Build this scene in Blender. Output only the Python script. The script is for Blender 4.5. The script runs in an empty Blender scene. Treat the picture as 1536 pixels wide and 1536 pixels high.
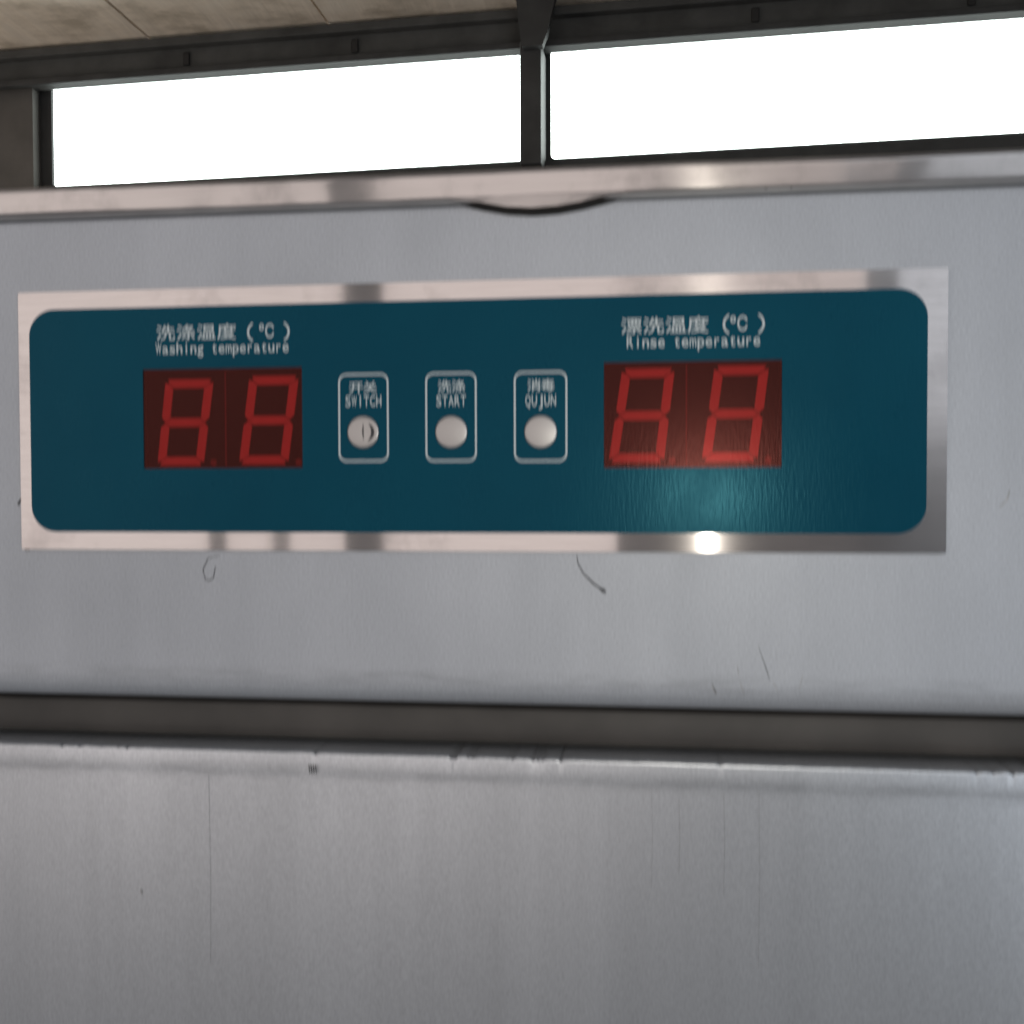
import bpy, bmesh, math, random
from mathutils import Matrix, Vector
random.seed(7)
R_ = math.radians
S = bpy.context.scene
COL = S.collection

# ------------------------------------------------------------------ camera
cam_d = bpy.data.cameras.new('camera'); cam = bpy.data.objects.new('camera', cam_d); COL.objects.link(cam)
S.camera = cam
cam_d.sensor_width = 36; cam_d.lens = 36*1450/1536
cam_d.clip_start = 0.01; cam_d.clip_end = 200
CAM = Vector((0.04882, -0.28787, -0.02127))
cam.matrix_world = (Matrix.Translation(CAM) @ Matrix.Rotation(0.113783, 4, 'Z') @ Matrix.Rotation(-0.024863, 4, 'X')
                    @ Matrix.Rotation(0.002775, 4, 'Y') @ Matrix.Rotation(math.pi/2, 4, 'X'))
cam_d.dof.use_dof = True                      # focused past the panel; mostly vertical defocus imitates hand-shake blur
cam_d.dof.focus_distance = 0.78
cam_d.dof.aperture_fstop = 11.5
cam_d.dof.aperture_ratio = 5.0

# ------------------------------------------------------------------ world, lamps, exposure
W = bpy.data.worlds.new('World'); S.world = W; W.use_nodes = True
bg = W.node_tree.nodes['Background']; bg.inputs[0].default_value = (0.90, 0.95, 1.0, 1); bg.inputs[1].default_value = 0.10
S.view_settings.view_transform = 'Standard'; S.view_settings.look = 'None'
S.view_settings.exposure = 0.0; S.view_settings.gamma = 1.0
try: S.view_settings.use_curve_mapping = False
except Exception: pass
S.cycles.use_denoising = True
S.cycles.max_bounces = 8

def window_light(x0, x1, z0, z1, L, col, y=-3.0):
    """daylight through one opening of the hall behind the photographer"""
    d = bpy.data.lights.new('window_light', 'AREA'); d.shape = 'RECTANGLE'
    d.size = x1-x0; d.size_y = z1-z0; d.energy = L*math.pi*(x1-x0)*(z1-z0); d.color = col
    o = bpy.data.objects.new('window_light', d); COL.objects.link(o)
    o.location = ((x0+x1)/2, y, (z0+z1)/2); o.rotation_euler = (math.pi/2, 0, 0)
WARM = (1.0, 0.90, 0.85); COOL = (0.86, 0.93, 1.0)
for a, b in ((-3.6, -1.41), (-1.345, -1.175), (-1.115, -0.915), (-0.775, 0.03)):
    window_light(a, b, -1.25, 1.6, 1.02, WARM)
window_light(-1.41, -1.345, 0.25, 1.6, 1.0, WARM)
window_light(-1.175, -1.115, 0.25, 1.6, 1.0, WARM)
window_light(0.03, 0.84, 0.22, 1.6, 0.92, WARM)
window_light(0.84, 0.94, 0.75, 1.6, 0.9, COOL)
window_light(0.94, 1.28, 0.15, 1.6, 0.95, COOL)
window_light(1.28, 3.6, -1.3, 1.6, 1.5, COOL)
sd = bpy.data.lights.new('ceiling_fill_light', 'AREA'); sd.shape = 'RECTANGLE'; sd.size = 1.6; sd.size_y = 1.3; sd.energy = 3.6*math.pi*1.6*1.3; sd.color = (1.0, .90, .80)  # added fill to brighten the ceiling, no such opening known
so = bpy.data.objects.new('ceiling_fill_light', sd); COL.objects.link(so); so.location = (-3.0, .75, -.35)
so.rotation_euler = Vector((1, .1, .45)).to_track_quat('-Z', 'Y').to_euler()
ld = bpy.data.lights.new('hand_torch', 'POINT'); ld.energy = 0.47; ld.shadow_soft_size = 0.0037; ld.color = (1.0, 0.96, 0.84)
lo = bpy.data.objects.new('hand_torch', ld); COL.objects.link(lo); lo.location = (0.0980, -0.290, -0.0267)

# ------------------------------------------------------------------ helpers
def new_mesh_obj(name, me, mat, parent=None):
    o = bpy.data.objects.new(name, me); COL.objects.link(o)
    me.materials.clear(); me.materials.append(mat)
    if parent is not None:
        o.parent = parent; o.matrix_parent_inverse = Matrix.Translation(-abs_loc(parent))
    return o
def abs_loc(o):
    v = Vector(o.location)
    return v
def from_bm(name, bm, mat, parent=None, smooth=False):
    bmesh.ops.recalc_face_normals(bm, faces=bm.faces)
    me = bpy.data.meshes.new(name); bm.to_mesh(me); bm.free()
    if smooth:
        for p in me.polygons: p.use_smooth = True
    return new_mesh_obj(name, me, mat, parent)
def box_bm(x0, x1, y0, y1, z0, z1, bev=0.0, seg=2):
    bm = bmesh.new(); bmesh.ops.create_cube(bm, size=1)
    for v in bm.verts:
        v.co = Vector(((x0+x1)/2+v.co.x*(x1-x0), (y0+y1)/2+v.co.y*(y1-y0), (z0+z1)/2+v.co.z*(z1-z0)))
    if bev: bmesh.ops.bevel(bm, geom=bm.edges[:], offset=bev, segments=seg, affect='EDGES', profile=0.5)
    return bm
def box(name, dims, mat, parent=None, bev=0.0):
    return from_bm(name, box_bm(*dims, bev=bev), mat, parent)
def profile(name, pts, x0, x1, mat, parent=None, closed=True, nx=1, jitter=None, smooth_angle=40):
    """extrude a (y, z) outline along X"""
    bm = bmesh.new(); rows = []
    for i in range(nx+1):
        x = x0+(x1-x0)*i/nx
        rows.append([bm.verts.new((x, *(jitter(k, i, x, p) if jitter else p))) for k, p in enumerate(pts)])
    n = len(pts)
    for a, b in zip(rows, rows[1:]):
        for k in range(n if closed else n-1):
            bm.faces.new((a[k], a[(k+1) % n], b[(k+1) % n], b[k]))
    if closed:
        bm.faces.new(rows[0]); bm.faces.new(rows[-1])
    o = from_bm(name, bm, mat, parent)
    me = o.data
    for p in me.polygons: p.use_smooth = True
    me.set_sharp_from_angle(angle=R_(smooth_angle))
    return o
def rrect(cx, cz, w, h, r, n=8):
    out = []
    for qx, qz, a0 in ((1, 1, 0), (-1, 1, 90), (-1, -1, 180), (1, -1, 270)):
        for i in range(n+1):
            a = R_(a0+90*i/n)
            out.append((cx+qx*(w/2-r)+r*math.cos(a), cz+qz*(h/2-r)+r*math.sin(a)))
    return out
def quad(x0, x1, z0, z1): return [(x0, z0), (x1, z0), (x1, z1), (x0, z1)]
def sheet(name, loops, y_back, y_front, mat, parent=None, bevel=0.0):
    """flat plate in the XZ plane with holes: first loop outside, others cut out"""
    cu = bpy.data.curves.new('tmp', 'CURVE'); cu.dimensions = '2D'; cu.fill_mode = 'BOTH'
    cu.extrude = abs(y_back-y_front)/2-bevel; cu.bevel_depth = bevel; cu.bevel_resolution = 2
    if bevel: cu.offset = -bevel
    for lp in loops:
        s = cu.splines.new('POLY'); s.points.add(len(lp)-1); s.use_cyclic_u = True
        for p, (a, b) in zip(s.points, lp): p.co = (a, b, 0, 1)
    return curve_to_obj(name, cu, (y_back+y_front)/2, mat, parent)
def curve_to_obj(name, cu, y, mat, parent):
    t = bpy.data.objects.new('tmp', cu); COL.objects.link(t)
    bpy.context.view_layer.update()
    me = bpy.data.meshes.new_from_object(t.evaluated_get(bpy.context.evaluated_depsgraph_get()))
    bpy.data.objects.remove(t); bpy.data.curves.remove(cu)
    me.transform(Matrix.Translation((0, y, 0)) @ Matrix.Rotation(math.pi/2, 4, 'X'))
    me.name = name
    return new_mesh_obj(name, me, mat, parent)
def ribbon(name, pts, widths, y, mat, parent, thick=0.00004):
    """thin stroke lying on a face of constant y"""
    bm = bmesh.new(); n = len(pts); L = []
    for i, (x, z) in enumerate(pts):
        a = Vector(pts[max(0, i-1)]); b = Vector(pts[min(n-1, i+1)]); t = (b-a).normalized(); nn = Vector((-t.y, t.x))
        w = widths[i] if isinstance(widths, (list, tuple)) else widths
        L.append([bm.verts.new((x+nn.x*w/2*s, yy, z+nn.y*w/2*s)) for s, yy in ((-1, y), (1, y), (1, y-thick), (-1, y-thick))])
    for a, b in zip(L, L[1:]):
        for k in range(4): bm.faces.new((a[k], a[(k+1) % 4], b[(k+1) % 4], b[k]))
    bm.faces.new(L[0]); bm.faces.new(L[-1])
    return from_bm(name, bm, mat, parent)
def empty(name, loc, label, cat):
    o = bpy.data.objects.new(name, None); COL.objects.link(o); o.location = loc; o.empty_display_size = 0.1
    o['label'] = label; o['category'] = cat
    return o

# ------------------------------------------------------------------ text
def glyph(ch):
    """mesh verts/faces of one character and its box"""
    cu = bpy.data.curves.new('tmp', 'FONT'); cu.body = ch; cu.resolution_u = 3; cu.offset = .010
    t = bpy.data.objects.new('tmp', cu); COL.objects.link(t); bpy.context.view_layer.update()
    me = bpy.data.meshes.new_from_object(t.evaluated_get(bpy.context.evaluated_depsgraph_get()))
    bpy.data.objects.remove(t); bpy.data.curves.remove(cu)
    vs = [(v.co.x, v.co.y) for v in me.vertices]; fs = [tuple(p.vertices) for p in me.polygons]
    bpy.data.meshes.remove(me)
    return vs, fs
GL = {}
def put(verts, faces, ch, x, z, w, h, y, fill=None):
    """place a character: h = em height in metres; w = cell width; fill squeezes latin letters into their cell"""
    if ch == ' ': return
    if ch not in GL: GL[ch] = glyph(ch)
    vs, fs = GL[ch]; b = len(verts)
    xs = [v[0] for v in vs]; x0, x1 = min(xs), max(xs)
    if fill is None:
        sx = min(h*1.28, w*.98/(x1-x0)); ox = x+w/2-sx*(x0+x1)/2
    else:
        sx = min(h*1.15, w*fill/(x1-x0)); ox = x+w/2-sx*(x0+x1)/2
    verts += [(ox+vx*sx, y, z+vy*h) for vx, vy in vs]
    faces += [tuple(i+b for i in f) for f in fs]
def fill_for(ch): return {'i': 0.22, 'I': 0.2, 'l': 0.22, 't': 0.62, 'r': 0.6, 'J': 0.62}.get(ch, 0.84)
def print_text(name, items, y, mat, parent):
    verts, faces = [], []
    for text, x0, x1, zb, h, latin in items:
        n = len(text); w = (x1-x0)/n
        for i, ch in enumerate(text):
            put(verts, faces, ch, x0+i*w, zb, w, h, y, fill_for(ch) if latin else None)
    me = bpy.data.meshes.new(name); me.from_pydata(verts, [], faces); me.update()
    bm = bmesh.new(); bm.from_mesh(me)
    for f in bm.faces:
        if f.normal.y > 0: f.normal_flip()
    bm.to_mesh(me); bm.free()
    return new_mesh_obj(name, me, mat, parent)

# ------------------------------------------------------------------ materials
class Mat:
    def __init__(s, name):
        s.m = bpy.data.materials.new(name); s.m.use_nodes = True; s.t = s.m.node_tree; s.p = s.t.nodes['Principled BSDF']
    def n(s, typ, **kw):
        nd = s.t.nodes.new(typ)
        for k, v in kw.items():
            if isinstance(k, str) and hasattr(nd, k): setattr(nd, k, v)
        return nd
    def l(s, a, b): s.t.links.new(a, b)
    def set(s, **kw):
        for k, v in kw.items():
            s.p.inputs[k.replace('_', ' ')].default_value = v
        return s
    def pos(s, scale=(1, 1, 1), off=(0, 0, 0)):
        g = s.n('ShaderNodeNewGeometry'); mp = s.n('ShaderNodeMapping'); mp.inputs['Scale'].default_value = scale; mp.inputs['Location'].default_value = off
        s.l(g.outputs['Position'], mp.inputs['Vector']); return mp.outputs[0]
    def noise(s, scale, vec=None, detail=4, rough=0.55):
        nd = s.n('ShaderNodeTexNoise'); nd.inputs['Scale'].default_value = scale; nd.inputs['Detail'].default_value = detail; nd.inputs['Roughness'].default_value = rough
        s.l(vec if vec is not None else s.pos(), nd.inputs['Vector']); return nd.outputs['Fac']
    def ramp(s, fac, stops):
        r = s.n('ShaderNodeValToRGB'); e = r.color_ramp.elements
        while len(e) < len(stops): e.new(0.5)
        for el, (p, c) in zip(e, stops): el.position = p; el.color = c if len(c) == 4 else (*c, 1)
        s.l(fac, r.inputs[0]); return r.outputs[0]
    def rng(s, fac, a, b, lo=0.0, hi=1.0):
        r = s.n('ShaderNodeMapRange'); r.inputs[1].default_value = a; r.inputs[2].default_value = b; r.inputs[3].default_value = lo; r.inputs[4].default_value = hi
        s.l(fac, r.inputs[0]); return r.outputs[0]
    def mixc(s, fac, a, b, mode='MIX'):
        m = s.n('ShaderNodeMix'); m.data_type = 'RGBA'; m.blend_type = mode
        for sock, v in ((m.inputs[0], fac), (m.inputs[6], a), (m.inputs[7], b)):
            if hasattr(v, 'is_linked'): s.l(v, sock)
            else: sock.default_value = v if not isinstance(v, tuple) or len(v) == 4 else (*v, 1)
        return m.outputs[2]
    def bump(s, h, strength, dist, prev=None):
        b = s.n('ShaderNodeBump'); b.inputs['Strength'].default_value = strength; b.inputs['Distance'].default_value = dist
        s.l(h, b.inputs['Height'])
        if prev is not None: s.l(prev, b.inputs['Normal'])
        return b.outputs[0]
    def to(s, out, name): s.l(out, s.p.inputs[name])

def satin_steel(name, base, rough, dirt_seed, brushed, metal, edge):
    """satin sheet steel: fine grain, hand smears, faint vertical brushing"""
    m = Mat(name); m.set(Metallic=metal)
    v = m.pos(off=(dirt_seed, 0, dirt_seed*.7))
    smear = m.noise(14, m.pos((1, 1, .55), (dirt_seed, 2, 0)), 5, .6)
    grain = m.noise(1300, v, 2, .7)
    brush = m.noise(1, m.pos((900, 900, 14)), 3, .6)
    band = m.noise(1, m.pos((70, 70, 3), (dirt_seed, 0, 0)), 4, .6)
    c1 = m.mixc(m.rng(smear, .3, .75), base, tuple(c*.86 for c in base))
    speck = m.ramp(grain, [(.28, (.86, .86, .87)), (.72, (1.10, 1.10, 1.10))])
    c2 = m.mixc(1.0, c1, speck, 'MULTIPLY')
    bd = m.ramp(band, [(.3, (1-.10*brushed,)*3), (.7, (1.0,)*3)])
    c3 = m.mixc(1.0, c2, bd, 'MULTIPLY')
    if edge:                                  # grubby band where hands pull the sheet, along its folded edge
        sx = m.n('ShaderNodeSeparateXYZ'); gpos = m.n('ShaderNodeNewGeometry'); m.l(gpos.outputs['Position'], sx.inputs[0])
        lo_ = m.rng(sx.outputs[2], edge-.0045, edge-.0015); hi_ = m.rng(sx.outputs[2], edge+.003, edge)
        mu = m.n('ShaderNodeMath'); mu.operation = 'MULTIPLY'; m.l(lo_, mu.inputs[0]); m.l(hi_, mu.inputs[1])
        mv = m.n('ShaderNodeMath'); mv.operation = 'MULTIPLY'; m.l(mu.outputs[0], mv.inputs[0])
        m.l(m.rng(m.noise(1, m.pos((45, 45, 260), (dirt_seed, 0, 1)), 5, .7), .42, .68, 0, .45), mv.inputs[1])
        c3 = m.mixc(mv.outputs[0], c3, tuple(x*.45 for x in base))
    m.to(c3, 'Base Color')
    m.to(m.rng(smear, .25, .8, rough-.03, rough+.06), 'Roughness')
    b = m.bump(grain, .12, .00006)
    b = m.bump(brush, .18*brushed, .00005, b)
    m.to(b, 'Normal')
    return m.m
M_panel = satin_steel('satin_steel_panel', (.56, .585, .63), .53, 3.1, .4, .5, -.0785)
M_door = satin_steel('satin_steel_door', (.68, .70, .735), .345, 8.4, 1.0, .75, -.1085)

def polished(name, rough, aniso, wide=.27, wmix=.30, base=(.60, .555, .545), stain=.5):
    m = Mat(name); m.set(Metallic=1.0, Anisotropic=aniso)
    tv = m.n('ShaderNodeCombineXYZ'); tv.inputs[2].default_value = 1.0; m.l(tv.outputs[0], m.p.inputs['Tangent'])
    st = m.noise(45, m.pos((1, 1, 1), (5, 1, 2)), 5, .65)
    c = m.mixc(m.rng(st, .52, .74, 0, stain), base, tuple(x*.55 for x in base))
    hair = m.noise(1, m.pos((40, 40, 2500)), 2, .5)
    c = m.mixc(1.0, c, m.ramp(hair, [(.3, (.9,)*3), (.7, (1.04,)*3)]), 'MULTIPLY')
    m.to(c, 'Base Color')
    m.to(m.rng(st, .4, .8, rough, rough+.05), 'Roughness')
    m.to(m.bump(m.noise(1, m.pos((9, 9, 50)), 2, .5), .10, .0004), 'Normal')
    # second, wider lobe of the horizontal brushing
    q = m.n('ShaderNodeBsdfPrincipled'); q.inputs['Metallic'].default_value = 1; q.inputs['Roughness'].default_value = wide; q.inputs['Anisotropic'].default_value = 1.0
    m.l(tv.outputs[0], q.inputs['Tangent']); m.l(c, q.inputs['Base Color'])
    mx = m.n('ShaderNodeMixShader'); mx.inputs[0].default_value = wmix
    m.l(m.p.outputs[0], mx.inputs[1]); m.l(q.outputs[0], mx.inputs[2]); m.l(mx.outputs[0], m.t.nodes['Material Output'].inputs[0])
    return m.m
M_plate = polished('brushed_plate_steel', .085, 1.0)
M_trim = polished('polished_trim_steel', .12, 1.0, .33, .46, (.60, .56, .548), .6)

def button_steel():
    m = Mat('button_steel'); m.set(Metallic=1.0, Base_Color=(.43, .415, .41, 1), Roughness=.42)
    m.to(m.bump(m.noise(1, m.pos((900, 900, 120)), 2), .2, .00005), 'Normal'); return m.m
M_button = button_steel()

def overlay_mat():
    m = Mat('teal_polyester_overlay'); m.set(Specular_IOR_Level=.28, Specular_Tint=(.24, .82, 1, 1))
    streak = m.noise(1, m.pos((1500, 1500, 260)), 2, .6)
    cloud = m.noise(24, None, 3)
    m.to(m.mixc(m.rng(cloud, .3, .7), (.0003, .046, .085), (.0006, .055, .096)), 'Base Color')
    m.to(m.rng(m.noise(40, m.pos((1, 1, .6), (2, 0, 7)), 5, .65), .35, .7, .25, .34), 'Roughness')
    m.to(m.bump(streak, .5, .00009), 'Normal'); return m.m
M_overlay = overlay_mat()

def flat(name, col, rough=.6, metal=0.0, var=.12, scale=60, spec=.5, bump=0.0):
    m = Mat(name); m.set(Roughness=rough, Metallic=metal, Specular_IOR_Level=spec)
    nz = m.noise(scale, None, 5)
    m.to(m.mixc(m.rng(nz, .3, .7), tuple(c*(1-var) for c in col), tuple(min(1, c*(1+var)) for c in col)), 'Base Color')
    if bump: m.to(m.bump(nz, .5, bump), 'Normal')
    return m.m
M_print = flat('white_print', (.62, .68, .70), .5, var=.06, scale=900)
M_seg = flat('led_segment_resin', (.80, .78, .74), .26, var=.05, scale=300, spec=1.0)
M_dot = flat('decimal_resin', (.22, .21, .2), .3)
M_module = flat('led_module_face', (.004, .004, .004), .3, var=.15, scale=200, spec=.1)
M_seam = flat('module_seam', (.22, .2, .2), .5)
M_recess_shade = flat('recess_shade_brown', (.060, .054, .049), .55, var=.25, scale=35)  # shade of the door recess put into the colour
M_dark = flat('dark_recess', (.012, .011, .011), .7)  # near black: paints shade into gaps, also colours the bolts
M_mark = flat('scuff_shade_mark', (.05, .05, .055), .6, var=.4, scale=900)  # scuffs, and the painted shadow at the plate edge
M_faint = flat('faint_scratch', (.40, .40, .41), .5, metal=.6, var=.3, scale=700)
M_seamstrip = flat('trim_underside', (.30, .30, .31), .5, metal=.6)
M_body = flat('plain_steel', (.45, .455, .46), .4, metal=.9)
M_frame = flat('dark_aluminium', (.045, .045, .045), .65, var=.2, scale=14, spec=.2)
M_beam = flat('painted_beam', (.060, .060, .058), .7, var=.3, scale=9, spec=.2)
M_wall = flat('grey_wall', (.085, .078, .072), .8, var=.25, scale=6)

def filter_mat():
    m = Mat('red_filter'); t = m.t; t.nodes.remove(m.p)
    out = t.nodes['Material Output']
    tr = m.n('ShaderNodeBsdfTransparent'); tr.inputs[0].default_value = (.79, .345, .355, 1)
    gl = m.n('ShaderNodeBsdfGlossy'); gl.inputs['Color'].default_value = (1, .46, .40, 1); gl.inputs['Roughness'].default_value = .265
    streak = m.noise(1, m.pos((1500, 1500, 260)), 2, .6)
    m.l(m.bump(streak, .5, .00009), gl.inputs['Normal'])
    mx = m.n('ShaderNodeMixShader'); mx.inputs[0].default_value = .023
    m.l(tr.outputs[0], mx.inputs[1]); m.l(gl.outputs[0], mx.inputs[2]); m.l(mx.outputs[0], out.inputs[0])
    return m.m
M_filter = filter_mat()
def glass_mat():
    m = Mat('window_glass'); t = m.t; t.nodes.remove(m.p); out = t.nodes['Material Output']
    tr = m.n('ShaderNodeBsdfTransparent'); tr.inputs[0].default_value = (.93, .96, .95, 1)
    gl = m.n('ShaderNodeBsdfGlossy'); gl.inputs['Roughness'].default_value = .05
    mx = m.n('ShaderNodeMixShader'); mx.inputs[0].default_value = .06
    m.l(tr.outputs[0], mx.inputs[1]); m.l(gl.outputs[0], mx.inputs[2]); m.l(mx.outputs[0], out.inputs[0]); return m.m
M_glass = glass_mat()
def sky_mat():
    m = Mat('overcast_sky'); t = m.t; t.nodes.remove(m.p); out = t.nodes['Material Output']
    e = m.n('ShaderNodeEmission'); e.inputs[0].default_value = (.97, 1.0, .985, 1); e.inputs[1].default_value = 9.0
    m.l(e.outputs[0], out.inputs[0]); return m.m
M_sky = sky_mat()
def ceiling_mat():
    m = Mat('stained_roof_panel'); m.set(Roughness=.6)
    big = m.noise(5.5, m.pos((1, 1.6, 1), (4, 1, 0)), 6, .65); rib = m.noise(1, m.pos((30, 3, 1)), 3)
    c = m.ramp(big, [(.32, (.50, .42, .33)), (.5, (.78, .67, .55)), (.72, (.84, .75, .64))])
    c = m.mixc(m.rng(rib, .45, .75, 0, .35), c, (.45, .40, .34))
    m.to(c, 'Base Color'); m.to(m.bump(rib, .4, .01), 'Normal'); return m.m
M_ceil = ceiling_mat()

# ------------------------------------------------------------------ the hall behind: window wall, beam, ceiling
# wall frame: s along the wall, t towards the camera, z up; the wall stands a little askew to the machine
TH = R_(-2.52)
WALL = Matrix.Translation((0, 2.2, 0)) @ Matrix.Rotation(TH, 4, 'Z')
def at_wall(o):
    o.data.transform(WALL); return o
def wbox(name, s0, s1, y0, y1, z0, z1, mat, parent=None, bev=0.0):
    return at_wall(box(name, (s0, s1, y0, y1, z0, z1), mat, parent, bev))
def struct(o): o['kind'] = 'structure'; return o

sky_bm = bmesh.new(); rows = []
for i in range(25):
    a = R_(-75+150*i/24)
    rows.append([sky_bm.verts.new((9*math.sin(a), 2.6+5.5*math.cos(a), z)) for z in (-2.0, 7.5)])
for a, b in zip(rows, rows[1:]): sky_bm.faces.new((a[0], b[0], b[1], a[1]))
struct(from_bm('sky', sky_bm, M_sky))

struct(wbox('wall', -5, 5, .0, .18, -1.1, .775, M_wall))
win = empty('strip_window', WALL @ Vector((-.2, 0, .78)), 'long two-pane strip window of glaring white daylight above the dishwasher', 'window')
at_wall(sheet('frame', [quad(-1.62, 1.45, .775, 1.175), rrect((-1.532-.203)/2, .964, 1.329, .286, .013), rrect((-.134+1.36)/2, .964, 1.494, .286, .013)], .010, .0, M_frame, win))
wbox('pane', -1.56, -.18, .012, .018, .80, 1.13, M_glass, win)
wbox('pane', -.16, 1.39, .012, .018, .80, 1.13, M_glass, win)
wbox('mullion', -.197, -.145, -.11, -.002, .775, 1.075, M_frame, win, .003)
wbox('sill', -1.62, 1.45, -.03, -.001, .775, .808, M_frame, win, .003)
pl = struct(wbox('pillar', -5, -1.565, -.035, -.001, .78, 1.18, M_wall))

win['kind'] = 'thing'
struct(wbox('pillar', 1.46, 5, -.035, -.001, .78, 1.18, M_wall))
beam = empty('roof_beam', WALL @ Vector((-.2, -.05, 1.12)), 'dark painted steel channel beam running above the strip window', 'beam')
beam['kind'] = 'thing'
wbox('web', -5, 5, -.062, -.012, 1.082, 1.163, M_beam, beam, .003)
wbox('flange', -5, 5, -.088, -.063, 1.143, 1.165, M_beam, beam, .003)
wbox('flange', -5, 5, -.080, -.063, 1.072, 1.088, M_frame, beam, .003)
for s in (-1.095, -.632, .370, .86):
    wbox('bolt', s-.009, s+.009, -.068, -.063, 1.098, 1.132, M_dark, beam, .003)
# gusset that ties the mullion to the roof
g = bmesh.new()
poly = [(-.1885, 1.050), (-.138, 1.050), (-.126, 1.080), (-.105, 1.168), (-.202, 1.168), (-.196, 1.100)]
va = [g.verts.new((s, -.135, z)) for s, z in poly]; vb = [g.verts.new((s, -.1115, z)) for s, z in poly]
g.faces.new(va); g.faces.new(vb)
for i in range(len(poly)): g.faces.new((va[i], va[(i+1) % 6], vb[(i+1) % 6], vb[i]))
at_wall(from_bm('gusset', g, M_frame, beam))

ce = struct(wbox('ceiling', -5, 5, -1.9, .008, 1.208, 1.24, M_wall))
ce.parent = None
for i in range(19):
    s0 = -3.18-.497*3+.497*i+.0; s0 += -.005
    p = wbox('ceiling_panel', s0+.004, s0+.497-.004, -1.85, -.02, 1.174+.0015*math.sin(i*2.1), 1.205, M_ceil, ce)

# ------------------------------------------------------------------ the dishwasher
BASE = Vector((0, .3, -.62))
dw = empty('dishwasher', BASE, 'stainless steel commercial dishwasher with a teal control panel and two red displays', 'dishwasher')
X0, X1 = -.33, .35
box('body', (X0+.012, X1-.012, .026, .62, -.62, .0635), M_body, dw, .003)
fp = profile('front_panel', [(.0, .0630), (.0, .0), (.0, -.0780), (.0, -.0798), (.0003, -.0828), (.0011, -.0850), (.0026, -.0866), (.0044, -.0873), (.0245, -.0873), (.0245, .0630)], X0, X1, M_panel, dw, nx=8)
# rolled top edge
arc = [(-.0030, .0641), (-.0042, .0641), (-.00462, .0644), (-.00470, .0650), (-.00482, .0664), (-.00496, .0680), (-.00508, .0694), (-.00517, .0704)]
for i in range(1, 7):
    a = R_(90*i/6); arc.append((-.0052+.0022*(1-math.cos(a)), .0706+.0016*math.sin(a)))
arc += [(.05, .0726), (.05, .0641)]
profile('top_trim', arc, X0-.002, X1+.002, M_trim, dw, nx=60,
        jitter=lambda k, i, x, p: (p[0]+.00018*math.sin(x*61+k*.1)+.0001*math.sin(x*173), p[1]+.00012*math.sin(x*37)))
profile('trim_seam', [(-.0001, .0632), (-.0028, .0632), (-.0030, .0640), (-.0001, .0640)], X0, X1, M_seamstrip, dw)
# bent lip under the trim and a black crescent painting the shade in its gap
low = [(-.0055, .0650), (.0000, .0634), (.0075, .0614), (.0150, .0599), (.0225, .0593), (.0300, .0596), (.0370, .0606), (.0425, .0618), (.0480, .0631), (.0570, .0650)]
def crescent(name, lift, mat, y0, y1, parent):
    bm = bmesh.new(); A = []
    for x, z in low:
        zz = z+lift*max(.25, min(1, (.0640-z)/.002))
        A.append([bm.verts.new((x, y0, zz)), bm.verts.new((x, y1, zz)), bm.verts.new((x, y0, .0655)), bm.verts.new((x, y0+(y1-y0)*.9, .0655))])
    for a, b in zip(A, A[1:]):
        bm.faces.new((a[1], b[1], b[3], a[3])); bm.faces.new((a[0], a[1], b[1], b[0])); bm.faces.new((a[0], b[0], b[2], a[2]))
    return from_bm(name, bm, mat, parent)
crescent('lip_gap_shade', 0.0, M_dark, -.0001, -.0008, dw)
crescent('bent_lip', .0013, M_trim, -.0012, -.0046, dw)
# recess between panel and sliding door, its shade put into dark colours
box('channel', (X0+.01, X1-.01, .018, .025, -.112, -.083), M_dark, dw)
profile('recess_shade_strip', [(.017, -.0888), (.010, -.0888), (.0075, -.0898), (.0066, -.0920), (.0063, -.0965), (.0066, -.0990), (.0080, -.1004), (.017, -.1004)], X0+.01, X1-.01, M_recess_shade, dw, nx=4)  # added strip standing for the shaded back of the recess
rj = random.Random(3)
teeth = {}
def door_jit(k, i, x, p):
    y, z = p
    if k in (5, 6):
        if i not in teeth:
            on = math.sin(x*40+1)+math.sin(x*97) > .1
            teeth[i] = (rj.uniform(-.0009, .0003) if on and rj.random() < .18 else rj.uniform(-.00010, .00010))
        z += teeth[i]
    return (y+.0001*math.sin(x*29), z)
door = profile('hood_door', [(-.0010, -.60), (-.0010, -.1110), (-.0010, -.1096), (-.00110, -.1084), (-.00110, -.1034), (-.0010, -.1027), (-.0004, -.1022), (.0175, -.1021), (.0175, -.60)], X0, X1, M_door, dw, nx=900, jitter=door_jit, smooth_angle=50)
# marks on the sheet metal
def mark(pts, w, parent, y=-.00002, mat=M_mark):
    bmname = 'scratch_and_shade'
    o = ribbon(bmname, pts, w, y, mat, None)
    o.parent = parent; o.matrix_parent_inverse = Matrix.Identity(4); return o
mark([(.03528, -.0412), (.03567, -.04377), (.03725, -.04675), (.04022, -.04971), (.04318, -.05186)], [.00015, .0003, .0004, .0006, .0005], fp)
mark([(.0420, -.0511), (.0431, -.0518), (.0440, -.0524)], [.0004, .0012, .0005], fp)
mark([(-.0755, -.0418), (-.0794, -.0430), (-.0811, -.0466), (-.0803, -.0492)], [.00015, .0003, .0003, .0002], fp)
mark([(-.0806, -.0493), (-.0790, -.0499), (-.0777, -.0490), (-.0770, -.0455)], [.0003, .0004, .0003, .0002], fp, mat=M_mark)
mark([(.0882, -.0675), (.0907, -.0747), (.0917, -.0778)], [.00006, .0002, .00006], fp)
mark([(.0750, -.0790), (.0762, -.0818)], [.0001, .0003], fp)
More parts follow.
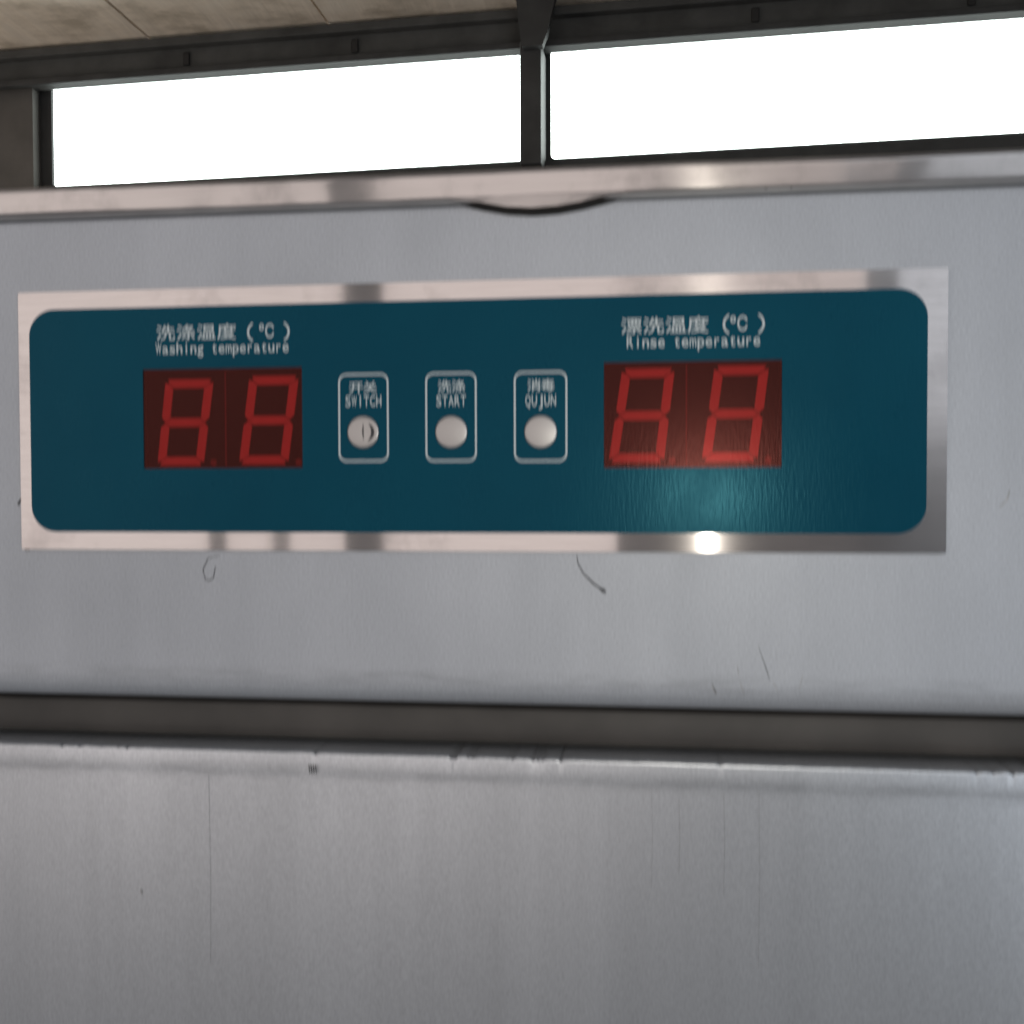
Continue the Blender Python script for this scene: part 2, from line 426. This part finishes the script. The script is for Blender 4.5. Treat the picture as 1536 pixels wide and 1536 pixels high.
for pts, w in ( ([(.0823, -.0738), (.0827, -.0762)], .0002),
               ([(.0750, -.0800), (.0764, -.0822)], .0003), ([(.0831, -.0785), (.0842, -.0815)], .0002), ([(.0926, -.0782), (.0938, -.0808)], .0002),
               ([(.1551, -.0270), (.1570, -.0250), (.1578, -.0222)], [.0003, .0006, .0003]), ([(.1000, -.0800), (.1010, -.0760)], .00015)):
    mark(pts, w, fp, mat=M_faint)
for pts, w in (([(.0894, .0657), (.0896, .0638)], .0009), ([(.0966, .0657), (.0966, .0637)], .0006), ([(-.0372, .0655), (-.0372, .0640)], .0010)):
    mark(pts, w, fp, y=-.0032)
mark([(-.1424, -.0262), (-.1406, -.0236)], .0008, fp)
for x, z0, z1, w in ((-.0794, -.1105, -.170, .00006), (.0574, -.111, -.140, .00006), (.0654, -.1125, -.1358, .00008), (.0784, -.1110, -.1411, .00007), (.0885, -.1100, -.1625, .00006)):
    mark([(x, z0), (x+.0003, (z0+z1)/2), (x, z1)], w, door, y=-.0012, mat=M_faint)
for k in range(4):
    mark([(-.0469+k*.0007, -.1062), (-.0466+k*.0007, -.1087)], .0003, door, y=-.00195)
mark([(-.1021, -.1476), (-.1018, -.1490)], .0006, door, y=-.0012, mat=M_faint)

# dirt and painted contact shadow along the edges of the control plate
gr = random.Random(11)
def edge_grime_shade(pts, wmax):
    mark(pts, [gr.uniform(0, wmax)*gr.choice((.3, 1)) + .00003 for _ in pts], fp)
edge_grime_shade([(-.1401-gr.uniform(0, .00008), .036-.0019*k) for k in range(40)], .00045)  # left strip paints the shadow of the lifted plate
edge_grime_shade([(-.139+.0022*k, -.0403) for k in range(60)], .00030)
edge_grime_shade([(.1401, .030-.0022*k) for k in range(30)], .00022)
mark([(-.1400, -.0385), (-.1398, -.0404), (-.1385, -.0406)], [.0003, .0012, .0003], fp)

# ------------------------------------------------------------------ control plate on the front panel
D1 = (-.0989, -.0480, -.0150, .0157); D2 = (.0434, .0944, -.0155, .0154)
holes = [quad(*D1), quad(*D2)]
plate = sheet('control_plate', [rrect(0, .0001, .2800, .0806, .0006, 3)]+holes, -.0002, -.0020, M_plate, dw)
plate['label'] = 'brushed steel control plate around the teal overlay'
OV = rrect(-.0009, .0001, .2708, .0696, .0082, 10)
ov = sheet('overlay', [OV]+holes, -.0020, -.0022, M_overlay, plate)
ov['label'] = 'dark teal printed overlay'
YP = -.00222
def on_plate(o): o.parent = plate; o.matrix_parent_inverse = Matrix.Identity(4); return o
plate.matrix_parent_inverse = Matrix.Translation(-BASE)
on_plate(ov)

def display(D, digits, dots, seam, label):
    x0, x1, z0, z1 = D; w = x1-x0; h = z1-z0
    d = box('temperature_display', (x0+.0001, x1-.0001, -.0008, -.0003, z0+.0001, z1-.0001), M_module, dw)
    d['label'] = label
    def sub(o): o.parent = d; o.matrix_parent_inverse = Matrix.Identity(4); return o
    P = lambda u, v: Vector((x0+u*w, z1-v*h))
    for (tl, tr, bl, br) in digits:
        TL, TR, BL, BR = P(*tl), P(*tr), P(*bl), P(*br); ML, MR = (TL+BL)/2, (TR+BR)/2
        th = .0031; gap = .00012; ht = th/2
        ux = (TR-TL).normalized(); dn = (BL-TL).normalized()
        # centre lines
        def inn(p, a, b): return p+ux*a*ht*1.0+dn*b*ht
        c = dict(tl=inn(TL, 1, 1), tr=inn(TR, -1, 1), bl=inn(BL, 1, -1), br=inn(BR, -1, -1), ml=ML+ux*ht, mr=MR-ux*ht)
        for a, b in (('tl', 'tr'), ('ml', 'mr'), ('bl', 'br'), ('tl', 'ml'), ('ml', 'bl'), ('tr', 'mr'), ('mr', 'br')):
            A, B = c[a], c[b]; t = (B-A).normalized()
            hor = abs(t.x) > .7
            side = dn if hor else ux
            e = ht*.86
            # hexagonal bar; outer corners of end bars run out square like the moulded segments
            pts = [A+t*gap, A+t*(ht)+side*e, B-t*(ht)+side*e, B-t*gap, B-t*(ht)-side*e, A+t*(ht)-side*e]
            if hor and a == 'tl': pts[5] = A+t*(-ht*.35)-side*e; pts[4] = B-t*(-ht*.35)-side*e
            if hor and a == 'bl': pts[1] = A+t*(-ht*.35)+side*e; pts[2] = B-t*(-ht*.35)+side*e
            if not hor and a == 'tl': pts[5] = A+t*(-ht*.15)-side*e
            if not hor and a == 'tr': pts[1] = A+t*(-ht*.15)+side*e
            if not hor and b == 'bl': pts[4] = B+t*(ht*.15)-side*e
            if not hor and b == 'br': pts[2] = B+t*(ht*.15)+side*e
            bm = bmesh.new(); f = [bm.verts.new((p.x, -.0012, p.y)) for p in pts]; k = [bm.verts.new((p.x, -.0008, p.y)) for p in pts]
            bm.faces.new(f); bm.faces.new(k)
            for i in range(6): bm.faces.new((f[i], f[(i+1) % 6], k[(i+1) % 6], k[i]))
            sub(from_bm('segment', bm, M_seg))
    for u, v in dots:
        c = P(u, v); bm = bmesh.new()
        bmesh.ops.create_cone(bm, cap_ends=True, segments=16, radius1=.0010, radius2=.0010, depth=.0004, matrix=Matrix.Translation((c.x, -.0010, c.y)) @ Matrix.Rotation(math.pi/2, 4, 'X'))
        sub(from_bm('decimal_point', bm, M_dot))
    sub(sheet('recess_shade_ring', [quad(x0+.0001, x1-.0001, z0+.0001, z1-.0001), quad(x0+.0008, x1-.0007, z0+.0007, z1-.0009)], -.00081, -.0011, M_dark))  # dark ring paints the recess shade around the display
    sx = x0+seam*w
    sub(box('module_seam', (sx-.00018, sx+.00018, -.00095, -.0008, z0+.0003, z1-.0003), M_seam))
    sub(box('filter_window', (x0+.00005, x1-.00005, -.0020, -.0018, z0+.00005, z1-.00005), M_filter))
display(D1, [((.133, .095), (.445, .095), (.072, .975), (.375, .975)), ((.664, .075), (.979, .075), (.590, .968), (.906, .968))], [(.435, .94), (.968, .94)], .512, 'dim red two-digit display under the washing temperature caption')
display(D2, [((.102, .052), (.410, .052), (.021, .955), (.345, .955)), ((.625, .040), (.937, .040), (.551, .950), (.870, .950))], [(.390, .93), (.928, .93)], .47, 'glowing red two-digit display under the rinse temperature caption')

# printed captions
on_plate(print_text('caption', [('洗涤温度', -.0946, -.0684, .0250, .0050, False), ('（', -.0655, -.0629, .0243, .0058, False), ('℃', -.0614, -.0566, .0248, .0056, False), ('）', -.0540, -.0514, .0243, .0058, False),
                         ('Washing temperature', -.0948, -.0519, .0204, .0049, True)], YP, M_print, None))
on_plate(print_text('caption', [('漂洗温度', .0482, .0738, .0240, .0050, False), ('（', .0773, .0799, .0236, .0058, False), ('℃', .0797, .0847, .0240, .0056, False), ('）', .0872, .0898, .0236, .0058, False),
                         ('Rinse temperature', .0499, .0884, .0196, .0049, True)], YP, M_print, None))
# buttons
def push_button(cx, cz, rect, cn, cnbox, en, enbox, dent, label):
    R = .0049; H = .0006; bm = bmesh.new(); rings = []
    prof = [(R, 0), (R, .00035), (R*.97, .0005)]+[(R*(1-i/9), .0005+H*(1-(1-i/9)**2)*.6) for i in range(1, 9)]
    for r, d in prof:
        ring = []
        for i in range(48):
            a = 2*math.pi*i/48; x = r*math.cos(a); z = r*math.sin(a); dd = d
            if dent:
                q = math.hypot(x-.0014, z+.0003)
                dd -= .0002*math.exp(-(q/.0017)**2)
            ring.append(bm.verts.new((cx+x, -.0022-dd, cz+z)))
        rings.append(ring)
    for a, b in zip(rings, rings[1:]):
        for i in range(48): bm.faces.new((a[i], a[(i+1) % 48], b[(i+1) % 48], b[i]))
    bm.faces.new(rings[-1])
    o = from_bm('push_button', bm, M_button, dw, smooth=True); o['label'] = label
    x0, x1, z0, z1 = rect; t = .00058
    fr = sheet('outline', [rrect((x0+x1)/2, (z0+z1)/2, x1-x0, z1-z0, .0026), rrect((x0+x1)/2, (z0+z1)/2, x1-x0-2*t, z1-z0-2*t, .0026-t)], -.00221, -.00223, M_print)
    tx = print_text('lettering', [(cn, *cnbox, False), (en, *enbox, True)], YP, M_print, None)
    marks = []
    if dent:  # dark arc and line drawn on the button face
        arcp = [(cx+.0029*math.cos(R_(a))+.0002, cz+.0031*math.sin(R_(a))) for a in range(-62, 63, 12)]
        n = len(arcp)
        marks.append(ribbon('dark_mark', arcp, [.00015+.0008*math.sin(math.pi*i/(n-1)) for i in range(n)], -.00305, M_mark, None))
        marks.append(ribbon('dark_mark', [(cx+.0002, cz+.0024), (cx+.0001, cz), (cx+.0003, cz-.0022)], [.0001, .00045, .0001], -.0032, M_mark, None))
    for c in [fr, tx]+marks: c.parent = o; c.matrix_parent_inverse = Matrix.Identity(4)
push_button(-.0290, -.0043, (-.0367, -.0211, -.0133, .0134), '开关', (-.0334, -.0246, .0077, .0038), 'SWITCH', (-.0346, -.0232, .0035, .0046), True, 'dented steel button marked SWITCH')
push_button(-.0020, -.0045, (-.0099, .0057, -.0134, .0133), '洗涤', (-.0062, .0023, .0077, .0038), 'START', (-.0067, .0026, .0033, .0046), False, 'steel button marked START')
push_button(.0248, -.0047, (.0168, .0327, -.0136, .0132), '消毒', (.0207, .0290, .0076, .0038), 'QUJUN', (.0201, .0295, .0030, .0046), False, 'steel button marked QUJUN')
